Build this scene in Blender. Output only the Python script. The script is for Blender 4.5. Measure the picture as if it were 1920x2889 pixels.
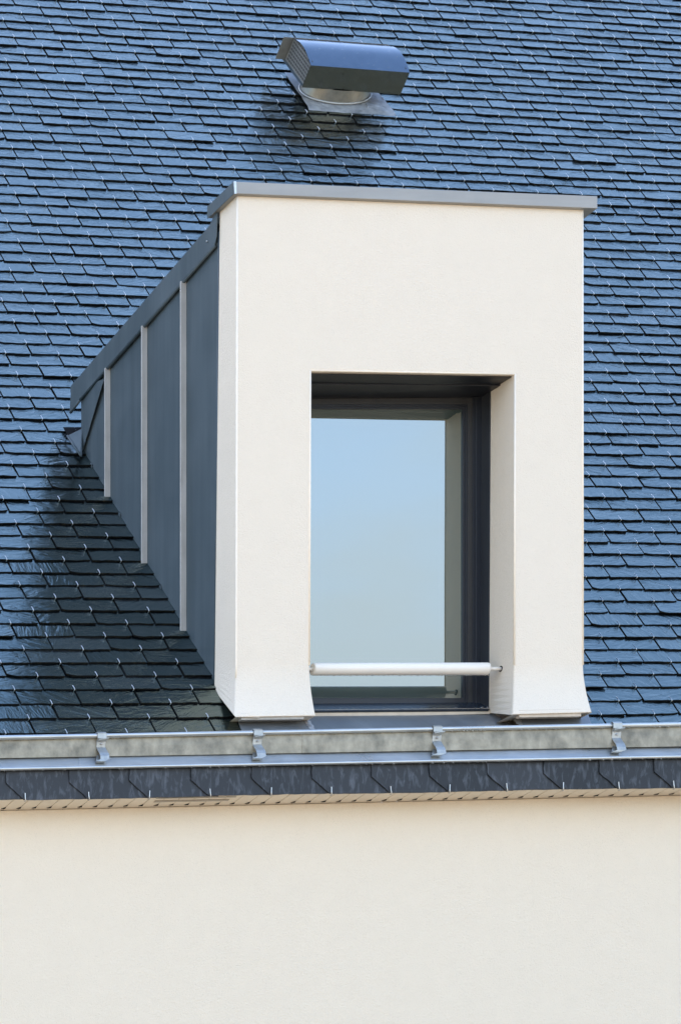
import bpy, bmesh, math, random
from mathutils import Vector, Matrix, noise
R = math.radians
random.seed(7)
for o in list(bpy.data.objects):
    bpy.data.objects.remove(o)
scene = bpy.context.scene
C = scene.collection

# ------------------------------------------------------------------ camera
# street camera: 13 m in front of the facade, eye height 1.6 m, shift lens
CX, CY, CZ = -7.0, -13.0, 1.6
VX, VY, PXM, DIST = -4500.0, 5000.0, 780.0, 13.0
cam = bpy.data.cameras.new('camera')
cam.sensor_fit = 'VERTICAL'
cam.sensor_height = 36.0
cam.lens = 36.0 * PXM * DIST / 2889.0
cam.shift_x = (960 - VX) / 2889.0
cam.shift_y = (VY - 1444.5) / 2889.0
cam.clip_start = 0.1
cam.clip_end = 2000
co = bpy.data.objects.new('camera', cam)
co.location = (CX, CY, CZ)
co.rotation_euler = (R(90), 0, 0)
C.objects.link(co)
scene.camera = co
scene.render.resolution_x = 680
scene.render.resolution_y = 1024

# ------------------------------------------------------------------ light
SUN_EL, SUN_AZ = 36.0, -22.0          # sun low behind the house: the facade is in open shade
w = bpy.data.worlds.new('World')
scene.world = w
w.use_nodes = True
nt = w.node_tree
bg = nt.nodes['Background']
sky = nt.nodes.new('ShaderNodeTexSky')
sky.sky_type = 'NISHITA'
sky.sun_disc = False
sky.sun_elevation = R(SUN_EL)
sky.sun_rotation = R(SUN_AZ)
sky.air_density = 1.0
sky.dust_density = 1.4
sky.ozone_density = 3.0
# thin hazy cloud, thickest towards the horizon
tc = nt.nodes.new('ShaderNodeTexCoord')
sz = nt.nodes.new('ShaderNodeSeparateXYZ'); nt.links.new(tc.outputs['Generated'], sz.inputs[0])
hr = nt.nodes.new('ShaderNodeValToRGB')
hr.color_ramp.elements.new(0.5)
for i, (p, c) in enumerate(((0.0, 0.95), (0.36, 0.74), (0.82, 0.0))):
    hr.color_ramp.elements[i].position = p; hr.color_ramp.elements[i].color = (c, c, c, 1)
nt.links.new(sz.outputs[2], hr.inputs[0])
cn = nt.nodes.new('ShaderNodeTexNoise'); cn.inputs['Scale'].default_value = 6.5; cn.inputs['Detail'].default_value = 5; cn.inputs['Roughness'].default_value = 0.5
cm = nt.nodes.new('ShaderNodeMapping'); cm.inputs['Scale'].default_value = (1, 1, 2.6); cm.inputs['Location'].default_value = (0.7, 0.2, 0.4)
nt.links.new(tc.outputs['Generated'], cm.inputs[0]); nt.links.new(cm.outputs[0], cn.inputs['Vector'])
cr = nt.nodes.new('ShaderNodeMapRange'); cr.inputs['From Min'].default_value = 0.3; cr.inputs['From Max'].default_value = 0.7; cr.inputs['To Min'].default_value = 0.45; cr.inputs['To Max'].default_value = 1.35
nt.links.new(cn.outputs['Fac'], cr.inputs['Value'])
hm_ = nt.nodes.new('ShaderNodeMath'); hm_.operation = 'MULTIPLY'; hm_.use_clamp = True
nt.links.new(hr.outputs[0], hm_.inputs[0]); nt.links.new(cr.outputs[0], hm_.inputs[1])
mixs = nt.nodes.new('ShaderNodeMix'); mixs.data_type = 'RGBA'
nt.links.new(hm_.outputs[0], mixs.inputs[0]); nt.links.new(sky.outputs[0], mixs.inputs[6]); mixs.inputs[7].default_value = (2.25, 2.6, 3.0, 1)
nt.links.new(mixs.outputs[2], bg.inputs[0])
bg.inputs[1].default_value = 0.10
sun = bpy.data.lights.new('sun', 'SUN')
sun.energy = 2.7
sun.angle = R(0.5)
sun.color = (1.0, 0.93, 0.82)
so = bpy.data.objects.new('sun', sun)
sd = Vector((math.sin(R(SUN_AZ)) * math.cos(R(SUN_EL)), math.cos(R(SUN_AZ)) * math.cos(R(SUN_EL)), math.sin(R(SUN_EL))))
so.rotation_euler = sd.to_track_quat('Z', 'Y').to_euler()
so.location = (0, 0, 30)
C.objects.link(so)
vs = scene.view_settings
vs.view_transform = 'Standard'
vs.look = 'None'
vs.gamma = 1.0
vs.use_curve_mapping = False
vs.exposure = 2.85

# ------------------------------------------------------------------ metric helpers
def W(u, v, Y):
    f = 1 + Y / DIST
    return Vector((CX + (u - VX) / PXM * f, Y, CZ + (VY - v) / PXM * f))
def onX(u, v, X):
    f = (X - CX) * PXM / (u - VX)
    return W(u, v, DIST * (f - 1))
TAN = math.tan(R(50))
RN = Vector((0, -math.sin(R(50)), math.cos(R(50))))     # roof normal
RS = Vector((0, math.cos(R(50)), math.sin(R(50))))      # up the slope
RP = Vector((0, 0.153, 5.56))
CAM = Vector((CX, CY, CZ))
def onRoof(u, v, n=0.0):
    d = W(u, v, 0) - CAM
    t = ((RP + RN * n) - CAM).dot(RN) / d.dot(RN)
    return CAM + d * t

# ------------------------------------------------------------------ mesh helper
class MB:
    def __init__(self):
        self.v, self.f, self.uv, self.rn, self.sm, self.mi = [], [], [], [], [], []
    def add(self, pts, faces, smooth=False, uvs=None, rnd=None, mi=0):
        o = len(self.v)
        self.v += [tuple(p) for p in pts]
        for f in faces:
            self.f.append([i + o for i in f])
            self.sm.append(smooth)
            self.mi.append(mi)
            self.uv.append([uvs[i] for i in f] if uvs else [(0, 0)] * len(f))
            self.rn.append(rnd or (0, 0))
    def prism(self, poly, off):
        """closed solid from a polygon and an offset vector"""
        n = len(poly)
        pts = list(poly) + [p + off for p in poly]
        fs = [list(range(n)), list(range(2 * n - 1, n - 1, -1))]
        for i in range(n):
            j = (i + 1) % n
            fs.append([i, i + n, j + n, j])
        self.add(pts, fs)
    def loft(self, rings, closed=True, caps=True, smooth=False):
        m = len(rings[0])
        pts = [p for r in rings for p in r]
        fs = []
        for k in range(len(rings) - 1):
            for i in range(m if closed else m - 1):
                j = (i + 1) % m
                fs.append([k * m + i, k * m + j, (k + 1) * m + j, (k + 1) * m + i])
        self.add(pts, fs, smooth)
        if caps and closed:
            self.add(rings[0], [list(range(m))[::-1]])
            self.add(rings[-1], [list(range(m))])
    def box(self, lo, hi):
        x0, y0, z0 = lo; x1, y1, z1 = hi
        self.loft([[Vector((x0, y0, z0)), Vector((x1, y0, z0)), Vector((x1, y1, z0)), Vector((x0, y1, z0))],
                   [Vector((x0, y0, z1)), Vector((x1, y0, z1)), Vector((x1, y1, z1)), Vector((x0, y1, z1))]])
    def tube(self, path, r, n=12, smooth=True, caps=True):
        path = [Vector(p) for p in path]
        rings = []
        ref = None
        for i, p in enumerate(path):
            t = (path[min(i + 1, len(path) - 1)] - path[max(i - 1, 0)]).normalized()
            if ref is None:
                ref = t.orthogonal().normalized()
            ref = (ref - t * ref.dot(t)).normalized()
            b = t.cross(ref)
            rr = r[i] if isinstance(r, (list, tuple)) else r
            rings.append([p + (ref * math.cos(a) + b * math.sin(a)) * rr for a in [2 * math.pi * k / n for k in range(n)]])
        self.loft(rings, True, caps, smooth)
    def sweep(self, prof, P0, P1, closed=True, smooth=False, cuts=1):
        """profile of (y, z) offsets carried from P0 to P1"""
        rings = []
        for k in range(cuts + 1):
            p = P0.lerp(P1, k / cuts)
            rings.append([p + Vector((0, y, z)) for y, z in prof])
        self.loft(rings, closed, closed, smooth)
    def ball(self, c, r, sz=1.0, seg=8):
        rings = []
        for i in range(1, 6):
            a = math.pi * i / 6
            rings.append([c + Vector((math.sin(a) * math.cos(b) * r, math.sin(a) * math.sin(b) * r, math.cos(a) * r * sz)) for b in [2 * math.pi * k / seg for k in range(seg)]])
        self.loft(rings, True, True, True)
    def build(self, name, mat, parent=None, bevel=0.0, auto=False, recalc=True, segs=2):
        me = bpy.data.meshes.new(name)
        me.from_pydata(self.v, [], self.f)
        me.polygons.foreach_set('use_smooth', self.sm)
        me.polygons.foreach_set('material_index', self.mi)
        if any(r != (0, 0) for r in self.rn):
            u1 = me.uv_layers.new(name='UVMap'); u2 = me.uv_layers.new(name='rnd')
            a = [c for f in self.uv for t in f for c in t]
            b = [c for f, r in zip(self.uv, self.rn) for t in f for c in r]
            u1.data.foreach_set('uv', a); u2.data.foreach_set('uv', b)
        if recalc:
            bm = bmesh.new(); bm.from_mesh(me)
            bmesh.ops.remove_doubles(bm, verts=bm.verts, dist=1e-5)
            bmesh.ops.recalc_face_normals(bm, faces=bm.faces)
            bm.to_mesh(me); bm.free()
        me.materials.append(mat)
        o = bpy.data.objects.new(name, me)
        C.objects.link(o)
        if parent:
            o.parent = parent
            o.matrix_parent_inverse = parent_inv(parent)
        if bevel:
            m = o.modifiers.new('bevel', 'BEVEL'); m.width = bevel; m.segments = segs; m.limit_method = 'ANGLE'; m.angle_limit = R(35)
        return o
def parent_inv(p):
    # every mesh keeps its vertices in world space; only a top-level Empty has a location of its own
    return Matrix.Translation(-p.location) if not p.parent else Matrix.Identity(4)
def thing(name, label, cat, loc, group=None):
    o = bpy.data.objects.new(name, None)
    o.location = loc; o.empty_display_size = 0.1
    o['label'] = label; o['category'] = cat
    if group: o['group'] = group
    C.objects.link(o)
    return o

# ------------------------------------------------------------------ materials
def newmat(name):
    m = bpy.data.materials.new(name); m.use_nodes = True
    n = m.node_tree
    return m, n, n.nodes['Principled BSDF'], n.links
def nz(n, l, coord, scale, detail=4, rough=0.55, stretch=None, distort=0.0):
    src = coord
    if stretch:
        mp = n.nodes.new('ShaderNodeMapping'); mp.inputs['Scale'].default_value = stretch
        l.new(coord, mp.inputs['Vector']); src = mp.outputs[0]
    t = n.nodes.new('ShaderNodeTexNoise')
    t.inputs['Scale'].default_value = scale; t.inputs['Detail'].default_value = detail
    t.inputs['Roughness'].default_value = rough; t.inputs['Distortion'].default_value = distort
    l.new(src, t.inputs['Vector'])
    return t.outputs['Fac']
def ramp(n, l, fac, stops):
    r = n.nodes.new('ShaderNodeValToRGB')
    e = r.color_ramp.elements
    while len(e) < len(stops): e.new(0.5)
    for k, (p, c) in zip(e, stops):
        k.position = p; k.color = (c[0], c[1], c[2], 1) if isinstance(c, (tuple, list)) else (c, c, c, 1)
    l.new(fac, r.inputs[0])
    return r.outputs[0]
def bump(n, l, h, strength, dist, prev=None):
    b = n.nodes.new('ShaderNodeBump'); b.inputs['Strength'].default_value = strength; b.inputs['Distance'].default_value = dist
    l.new(h, b.inputs['Height'])
    if prev: l.new(prev, b.inputs['Normal'])
    return b.outputs[0]
def objco(n):
    return n.nodes.new('ShaderNodeNewGeometry').outputs['Position']

def plaster(name, col, grain=1.0):
    m, n, p, l = newmat(name)
    g = objco(n)
    a = nz(n, l, g, 170, 4, 0.7)
    b = nz(n, l, g, 9, 6, 0.7)
    sp = nz(n, l, g, 420, 2, 0.5)
    mix = n.nodes.new('ShaderNodeMix'); mix.data_type = 'RGBA'; mix.blend_type = 'MULTIPLY'; mix.inputs[0].default_value = 1
    l.new(ramp(n, l, b, [(0.3, tuple(c * 0.975 for c in col)), (0.7, col)]), mix.inputs[6])
    l.new(ramp(n, l, sp, [(0.27, 0.80), (0.36, 1.0)]), mix.inputs[7])
    l.new(mix.outputs[2], p.inputs['Base Color'])
    p.inputs['Roughness'].default_value = 0.92
    p.inputs['Specular IOR Level'].default_value = 0.2
    tr = nz(n, l, g, 14, 3, 0.5)
    l.new(bump(n, l, a, 0.6 * grain, 0.006, bump(n, l, tr, 0.12, 0.01)), p.inputs['Normal'])
    return m
def metal(name, c0, c1, rough, metallic=0.7, streak=(30, 30, 3), blot=6, bstr=0.06, rvar=0.12):
    m, n, p, l = newmat(name)
    g = objco(n)
    a = nz(n, l, g, 1.0, 5, 0.6, streak)
    b = nz(n, l, g, blot, 5, 0.6)
    ad = n.nodes.new('ShaderNodeMath'); ad.operation = 'MULTIPLY_ADD'; ad.inputs[1].default_value = 0.5
    l.new(a, ad.inputs[0])
    hb = n.nodes.new('ShaderNodeMath'); hb.operation = 'MULTIPLY'; hb.inputs[1].default_value = 0.5
    l.new(b, hb.inputs[0]); l.new(hb.outputs[0], ad.inputs[2])
    l.new(ramp(n, l, ad.outputs[0], [(0.35, c0), (0.65, c1)]), p.inputs['Base Color'])
    l.new(ramp(n, l, b, [(0.3, rough - rvar * 0.5), (0.7, rough + rvar * 0.5)]), p.inputs['Roughness'])
    p.inputs['Metallic'].default_value = metallic
    l.new(bump(n, l, b, bstr, 0.01), p.inputs['Normal'])
    return m
def plain(name, col, rough=0.5, metallic=0.0, spec=0.5, var=0.12, scale=40):
    m, n, p, l = newmat(name)
    f = nz(n, l, objco(n), scale, 4)
    l.new(ramp(n, l, f, [(0.3, tuple(c * (1 - var) for c in col)), (0.7, tuple(c * (1 + var) for c in col))]), p.inputs['Base Color'])
    p.inputs['Roughness'].default_value = rough; p.inputs['Metallic'].default_value = metallic
    p.inputs['Specular IOR Level'].default_value = spec
    return m

M_WALL = plaster('wall_render', (0.865, 0.745, 0.58))
M_DORMER = plaster('dormer_render', (0.865, 0.75, 0.60))
M_BEAD = plain('white_edge_bead', (0.94, 0.81, 0.64), 0.5, 0, 0.4, 0.03)
M_ZINC = metal('dark_zinc', (0.060, 0.083, 0.094), (0.098, 0.126, 0.140), 0.58, 0.25, (22, 22, 1.2), 5)
M_ZINCL = metal('pale_zinc', (0.30, 0.285, 0.26), (0.37, 0.35, 0.32), 0.50, 0.4, (3, 3, 25), 8)
M_SEAM = metal('seam_zinc', (0.42, 0.40, 0.365), (0.55, 0.525, 0.485), 0.5, 0.15, (60, 60, 5), 9)
M_FLASH = metal('flashing_zinc', (0.44, 0.46, 0.46), (0.60, 0.61, 0.59), 0.32, 0.8, (8, 8, 60), 7)
M_APRON = metal('apron_zinc', (0.17, 0.185, 0.20), (0.25, 0.265, 0.275), 0.45, 0.45, (14, 3, 3), 7)
M_GUTTER = metal('weathered_zinc', (0.17, 0.152, 0.108), (0.44, 0.39, 0.29), 0.55, 0.15, (26, 26, 12), 20, 0.25)
M_GALV = metal('galvanised_steel', (0.32, 0.33, 0.32), (0.48, 0.485, 0.46), 0.42, 0.7, (30, 30, 10), 45)
M_SPIG = metal('spigot_steel', (0.25, 0.25, 0.22), (0.38, 0.37, 0.32), 0.35, 0.8, (40, 40, 2), 12)
M_SOLDER = metal('solder', (0.30, 0.30, 0.30), (0.58, 0.57, 0.55), 0.45, 0.7, (90, 90, 30), 60, 0.5)
M_HOOK = plain('steel_hook', (0.55, 0.56, 0.56), 0.28, 1.0)
M_HOOD = metal('vent_steel', (0.19, 0.215, 0.24), (0.22, 0.245, 0.27), 0.15, 1.0, (3, 3, 3), 30, 0.01)
M_GRILLE = plain('grille_steel', (0.30, 0.29, 0.26), 0.5, 0.6)
M_LEAD = metal('lead_sheet', (0.16, 0.172, 0.18), (0.40, 0.41, 0.41), 0.45, 0.3, (25, 25, 25), 28, 0.45)
M_FRAME = plain('anthracite_frame', (0.016, 0.018, 0.023), 0.38, 0.0, 0.5, 0.08)
M_FRAMEB = plain('graphite_liner', (0.036, 0.035, 0.034), 0.5, 0.0, 0.4, 0.08)
M_LINER = metal('liner_metal', (0.060, 0.065, 0.075), (0.085, 0.09, 0.10), 0.42, 0.6, (20, 20, 2), 4)
M_SILL = plain('wet_metal_sill', (0.035, 0.045, 0.060), 0.22, 0.3, 0.5, 0.2)
M_CREAM = plain('cream_board', (0.62, 0.52, 0.40), 0.7, 0, 0.3, 0.08)
M_SOFFIT = plain('soffit_pvc', (0.83, 0.74, 0.61), 0.5, 0, 0.4, 0.02, 4)
M_SLOT = plain('slot_shade', (0.09, 0.085, 0.075), 0.7)
M_STRIP = plain('grey_strip', (0.42, 0.39, 0.34), 0.6, 0, 0.3)
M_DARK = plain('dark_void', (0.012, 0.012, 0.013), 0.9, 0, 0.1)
M_WHITE = plain('white_lacquer', (0.88, 0.81, 0.71), 0.32, 0, 0.5, 0.015, 6)
M_FASC = None

def slate_mat(name, wet=True):
    m, n, p, l = newmat(name)
    uv = n.nodes.new('ShaderNodeUVMap'); uv.uv_map = 'UVMap'
    rn = n.nodes.new('ShaderNodeUVMap'); rn.uv_map = 'rnd'
    sx = n.nodes.new('ShaderNodeSeparateXYZ'); l.new(rn.outputs[0], sx.inputs[0])
    pos = objco(n)
    # cleavage ripples and the fine grain of riven slate
    w1 = nz(n, l, uv.outputs[0], 1.0, 3, 0.55, (9, 34, 1), 1.2)
    w2 = nz(n, l, uv.outputs[0], 1.0, 5, 0.65, (30, 120, 1), 0.8)
    big = nz(n, l, pos, 1.3, 3, 0.5)
    st = nz(n, l, uv.outputs[0], 14, 5, 0.65)
    r1 = ramp(n, l, sx.outputs[0], [(0.0, (0.002, 0.003, 0.0035)), (0.6, (0.0035, 0.0048, 0.0055)), (0.85, (0.008, 0.010, 0.011)), (1.0, (0.024, 0.028, 0.030))])
    mx = n.nodes.new('ShaderNodeMix'); mx.data_type = 'RGBA'; mx.blend_type = 'MULTIPLY'; mx.inputs[0].default_value = 1
    l.new(r1, mx.inputs[6]); l.new(ramp(n, l, st, [(0.3, 0.75), (0.7, 1.25)]), mx.inputs[7])
    l.new(mx.outputs[2], p.inputs['Base Color'])
    ra = n.nodes.new('ShaderNodeMath'); ra.operation = 'MULTIPLY_ADD'; ra.inputs[1].default_value = 0.12; ra.inputs[2].default_value = 0.06
    l.new(st, ra.inputs[0])
    l.new(ra.outputs[0], p.inputs['Roughness'])
    p.inputs['IOR'].default_value = 1.8
    p.inputs['Specular IOR Level'].default_value = 1.0
    p.inputs['Specular Tint'].default_value = (0.76, 1.0, 0.91, 1)
    b1 = bump(n, l, w1, 0.55, 0.006)
    b2 = bump(n, l, w2, 0.35, 0.002, b1)
    l.new(b2, p.inputs['Normal'])
    return m
M_SLATE = slate_mat('wet_slate')
def edge_mat():
    m, n, p, l = newmat('riven_slate_edge')
    g = objco(n)
    f = nz(n, l, g, 130, 4, 0.7)
    l.new(ramp(n, l, f, [(0.48, (0.006, 0.006, 0.006)), (0.62, (0.016, 0.014, 0.009)), (0.74, (0.085, 0.066, 0.036))]), p.inputs['Base Color'])
    p.inputs['Roughness'].default_value = 0.9; p.inputs['Specular IOR Level'].default_value = 0.12
    return m
M_EDGE = edge_mat()
def fascia_mat():
    m, n, p, l = newmat('fascia_slate')
    uv = n.nodes.new('ShaderNodeUVMap'); uv.uv_map = 'UVMap'
    rn = n.nodes.new('ShaderNodeUVMap'); rn.uv_map = 'rnd'
    sx = n.nodes.new('ShaderNodeSeparateXYZ'); l.new(rn.outputs[0], sx.inputs[0])
    a = nz(n, l, uv.outputs[0], 1.0, 4, 0.6, (55, 16, 1), 0.6)      # whitish water streaks
    b = nz(n, l, uv.outputs[0], 34, 5, 0.65)
    r1 = ramp(n, l, sx.outputs[0], [(0, (0.014, 0.017, 0.021)), (1, (0.028, 0.032, 0.038))])
    mx = n.nodes.new('ShaderNodeMix'); mx.data_type = 'RGBA'; mx.blend_type = 'ADD'; mx.inputs[0].default_value = 1
    l.new(r1, mx.inputs[6]); l.new(ramp(n, l, a, [(0.50, 0.0), (0.74, (0.07, 0.078, 0.09))]), mx.inputs[7])
    l.new(mx.outputs[2], p.inputs['Base Color'])
    p.inputs['Roughness'].default_value = 0.5; p.inputs['Specular IOR Level'].default_value = 0.35
    l.new(bump(n, l, b, 0.25, 0.003), p.inputs['Normal'])
    return m
M_FASC = fascia_mat()
def glass_mat():
    m, n, p, l = newmat('reflective_glass')
    out = n.nodes['Material Output']
    gl = n.nodes.new('ShaderNodeBsdfGlossy'); gl.inputs['Color'].default_value = (0.84, 0.90, 0.86, 1); gl.inputs['Roughness'].default_value = 0.015
    p.inputs['Base Color'].default_value = (0.035, 0.055, 0.05, 1); p.inputs['Roughness'].default_value = 0.05
    mx = n.nodes.new('ShaderNodeMixShader'); mx.inputs[0].default_value = 0.29
    l.new(p.outputs[0], mx.inputs[1]); l.new(gl.outputs[0], mx.inputs[2]); l.new(mx.outputs[0], out.inputs[0])
    f = nz(n, l, objco(n), 1.4, 2, 0.4)
    l.new(bump(n, l, f, 0.05, 0.02), gl.inputs['Normal'])
    return m
M_GLASS = glass_mat()
def drop_mat():
    m, n, p, l = newmat('water_drop')
    p.inputs['Base Color'].default_value = (1, 1, 1, 1); p.inputs['Roughness'].default_value = 0.0
    p.inputs['IOR'].default_value = 1.33; p.inputs['Transmission Weight'].default_value = 1.0
    f = nz(n, l, objco(n), 200, 2); l.new(bump(n, l, f, 0.02, 0.001), p.inputs['Normal'])
    return m
M_DROP = drop_mat()
def ground_mat():
    m, n, p, l = newmat('gravel_ground')
    g = objco(n)
    a = nz(n, l, g, 22, 6, 0.7); b = nz(n, l, g, 0.3, 4, 0.6)
    mx = n.nodes.new('ShaderNodeMix'); mx.data_type = 'RGBA'; mx.blend_type = 'MULTIPLY'; mx.inputs[0].default_value = 1
    l.new(ramp(n, l, a, [(0.25, (0.17, 0.135, 0.095)), (0.75, (0.30, 0.245, 0.175))]), mx.inputs[6])
    l.new(ramp(n, l, b, [(0.3, 0.85), (0.7, 1.0)]), mx.inputs[7])
    l.new(mx.outputs[2], p.inputs['Base Color']); p.inputs['Roughness'].default_value = 0.95
    l.new(bump(n, l, a, 0.5, 0.03), p.inputs['Normal'])
    return m
M_GROUND = ground_mat()

# ------------------------------------------------------------------ ground
mb = MB()
mb.add([Vector((-600, -600, 0)), Vector((600, -600, 0)), Vector((600, 600, 0)), Vector((-600, 600, 0))], [[0, 1, 2, 3]])
go = mb.build('ground', M_GROUND)
go['kind'] = 'structure'

# ------------------------------------------------------------------ house
house = thing('house', 'cream rendered house with a steep wet blue slate roof, filling the photo behind everything else', 'house', (0, 0, 0))
# nominal slate lattice (course line, slate column) of the fanned roof
HM = [[170.34417837188582, -19.071881764438135, 39.10919506025409], [11.536155545476694, -30.526599846399726, 1944.5174235344443], [0.006309508829630716, 0.0039685416696623975, 1.0]]
def lat(c, r):
    if r < 0.0:
        r = r * 1.06
    h = [HM[i][0] * c + HM[i][1] * r + HM[i][2] for i in range(3)]
    return h[0] / h[2], h[1] / h[2]
def latp(c, r, n=0.0):
    u, v = lat(c, r)
    return onRoof(u, v, n)
# eave lines (they drift a little, as on the real house)
EAVE = lambda u: 2170 - 0.0185 * u
BASE = lambda u: 2139 - 0.0172 * u
RAIL = lambda u: 2083 - 0.0198 * u
FBOT = lambda u: 2257 - 0.0190 * u
WTOP = lambda u: 2288 - 0.0225 * u
UL, UR = -3900, 5200
def Yeave(u): return onRoof(u, EAVE(u)).y
def Yfas(u): return Yeave(u) + 0.010
def Ywall(u): return Yeave(u) + 0.122

# wall: one sheet of render down to the ground, house closed at the sides and back
mb = MB()
RIDGE_Y = 6.3
RIDGE_Z = RP.z + (RIDGE_Y - RP.y) * TAN
NL = 12
tops = []
for k in range(NL + 1):
    u = UL + (UR - UL) * k / NL
    tops.append(W(u, WTOP(u), Ywall(u)))
for k in range(NL):
    a, b = tops[k], tops[k + 1]
    mb.add([a, b, Vector((b.x, b.y, 0)), Vector((a.x, a.y, 0))], [[0, 3, 2, 1]])
    mb.add([a, b, Vector((b.x, b.y + 0.35, b.z)), Vector((a.x, a.y + 0.35, a.z))], [[0, 1, 2, 3]])
bz = 5.3
for t in (tops[0], tops[-1]):
    mb.add([Vector((t.x, t.y, 0)), t, Vector((t.x, 0.0, 5.36)), Vector((t.x, RIDGE_Y, RIDGE_Z - 0.1)), Vector((t.x, 11.0, 5.3)), Vector((t.x, 11.0, 0))], [[0, 1, 2, 3, 4, 5]])
mb.add([Vector((tops[0].x, 11.0, 0)), Vector((tops[-1].x, 11.0, 0)), Vector((tops[-1].x, 11.0, 5.3)), Vector((tops[0].x, 11.0, 5.3))], [[0, 1, 2, 3]])
mb.build('wall', M_WALL, house, recalc=False)

# ---- dormer footprint used to leave slates out
DL, DR = -0.369, 0.0
DR = W(1644, 1200, 0).x - 0.006
DCL = -0.369                     # cheek plane
CHB = 1.208                      # depth of the cheek's back edge

# ---- roof: deck + individually laid slates in one mesh
roof = MB()
T = 0.0058
def slate(c, r, hx, fine, rng):
    L = 2.12
    j = rng.uniform
    lift = j(0, 0.0026) + (0.003 if rng.random() < 0.05 else 0)
    tw = j(-0.0012, 0.0012)
    drop = j(-0.05, 0.05)
    dr = j(-0.018, 0.018)
    a = j(-1, 1) * 0.5 + (math.pi / 2 if rng.random() < 0.12 else 0)
    ou, ov = j(0, 50), j(0, 50)
    ca, sa = math.cos(a), math.sin(a)
    rnd = (rng.random(), rng.random())
    gap = 0.010 + j(0, 0.012)
    x0, x1 = c - 0.5 + gap, c + 0.5 - gap + j(-0.008, 0.008)
    # clipped or broken corners now and then
    cut0 = j(0.02, 0.10) if rng.random() < 0.28 else 0.0
    cut1 = j(0.02, 0.06) if rng.random() < 0.25 else 0.0
    nx = 12 if fine else 1
    ys = [0.0, 0.35, 0.75, 1.15, L] if fine else [0.0, L]
    pts, uvs = [], []
    seed = rng.uniform(0, 100)
    for iy, yy in enumerate(ys):
        for ix in range(nx + 1):
            t = ix / nx
            x = x0 + (x1 - x0) * t
            y = yy
            if fine and iy == 0:
                y += 0.035 * noise.noise(Vector((t * 5.0, seed, 0))) + 0.028 * noise.noise(Vector((t * 14, seed, 3)))
                if ix == 0: y += cut0 * 1.6
                if ix == 1: y += cut0 * 0.4
                if ix == nx: y += cut1 * 1.6
                if ix == nx - 1: y += cut1 * 0.4
            if fine and ix in (0, nx) and iy in (1, 2):
                x += 0.006 * noise.noise(Vector((yy * 9, seed, 7 + ix)))
            n = 0.0140 - 0.0128 * yy / L + lift * (1 - yy / L) + tw * (t - 0.5) * 2 * (1 - yy / L)
            if fine:
                n += 0.0010 * noise.noise(Vector((t * 2.2, yy * 1.5, seed)))
            rr = r + y + drop * 0.3 + dr * (t - 0.5) * 2
            pts.append(latp(x, rr, n))
            px, py = (x - c) * 0.21, y * 0.08
            uvs.append((px * ca - py * sa + ou, px * sa + py * ca + ov))
    fs = []
    m = nx + 1
    for iy in range(len(ys) - 1):
        for ix in range(nx):
            fs.append([iy * m + ix, iy * m + ix + 1, (iy + 1) * m + ix + 1, (iy + 1) * m + ix])
    roof.add(pts, fs, fine, uvs, rnd)
    # riven lower edge and the two sides
    low = [pts[i] - RN * T - RS * (0.0012 if fine else 0) * rng.uniform(-1, 1.5) for i in range(m)]
    roof.add(pts[:m] + low, [[i, i + m, i + 1 + m, i + 1] for i in range(nx)], False, uvs[:m] * 2, rnd, 1)
    for s in (0, nx):
        col = [iy * m + s for iy in range(len(ys))]
        top = [pts[i] for i in col]; bot = [p - RN * T for p in top]
        k = len(col)
        roof.add(top + bot, [[i, i + k, i + 1 + k, i + 1] for i in range(k - 1)], False, [uvs[i] for i in col] * 2, rnd, 1)
    return latp(c, r + drop * 0.3, 0.0140 + lift + 0.0005)

# vent position on the roof, used to leave a gap for its lead sheet
VB = onRoof(943, 258)
hooks = []
rng = random.Random(3)
for r in range(-6, 108):
    off = (r % 2) * 0.5
    base_v = None
    for ci in range(-22, 34):
        c = ci + off
        # keep only slates on the house, above the gutter line
        h2 = HM[2][0] * c + HM[2][1] * r + 1
        if h2 < 0.35: continue
        u, v = lat(c, r)
        if u < -2600 or u > 4300: continue
        if v > BASE(u) + 6 and v > EAVE(u) - 26: continue
        p = onRoof(u, v)
        if p.y > RIDGE_Y - 0.15: continue
        # inside the dormer (its front, cheeks and back)
        if DCL + 0.11 < p.x < DR - 0.11 and -0.16 < p.y < CHB - 0.02: continue
        if -0.31 < p.x < DR + 0.0 and p.y < 0.12 and v > 1990: continue
        fine = -160 < u < 2100 and -140 < v
        hp = slate(c, r, 0.5, fine, rng)
        if -120 < u < 2040 and -60 < v < RAIL(u) - 6:
            if not (DCL < hp.x < DR and -0.3 < hp.y < CHB):
                if abs(hp.x - VB.x) > 0.17 or not (-0.10 < (hp - VB).dot(RS) < 0.27):
                    hooks.append((hp, u, v))
# underlay deck and back slope
e0, e1 = onRoof(UL, EAVE(UL), -0.004), onRoof(UR, EAVE(UR), -0.004)
rd = Vector((0, RIDGE_Y, RIDGE_Z))
def dk(x, y): return Vector((x, y, RP.z + (y - RP.y) * TAN - 0.006))
def ev(x): return e0.lerp(e1, (x - e0.x) / (e1.x - e0.x)).y
for x0, x1, y0, y1 in ((e0.x, DL + 0.02, None, rd.y), (DR - 0.02, e1.x, None, rd.y), (DL + 0.02, DR - 0.02, None, -0.03), (DL + 0.02, DR - 0.02, CHB - 0.03, rd.y)):
    roof.add([dk(x0, ev(x0) if y0 is None else y0), dk(x1, ev(x1) if y0 is None else y0), dk(x1, y1), dk(x0, y1)], [[0, 1, 2, 3]], False, None, (0.3, 0.3))
roof.add([Vector((e0.x, rd.y, rd.z)), Vector((e1.x, rd.y, rd.z)), Vector((e1.x, 11.2, 5.2)), Vector((e0.x, 11.2, 5.2))], [[0, 1, 2, 3]], False, None, (0.3, 0.3))
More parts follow.
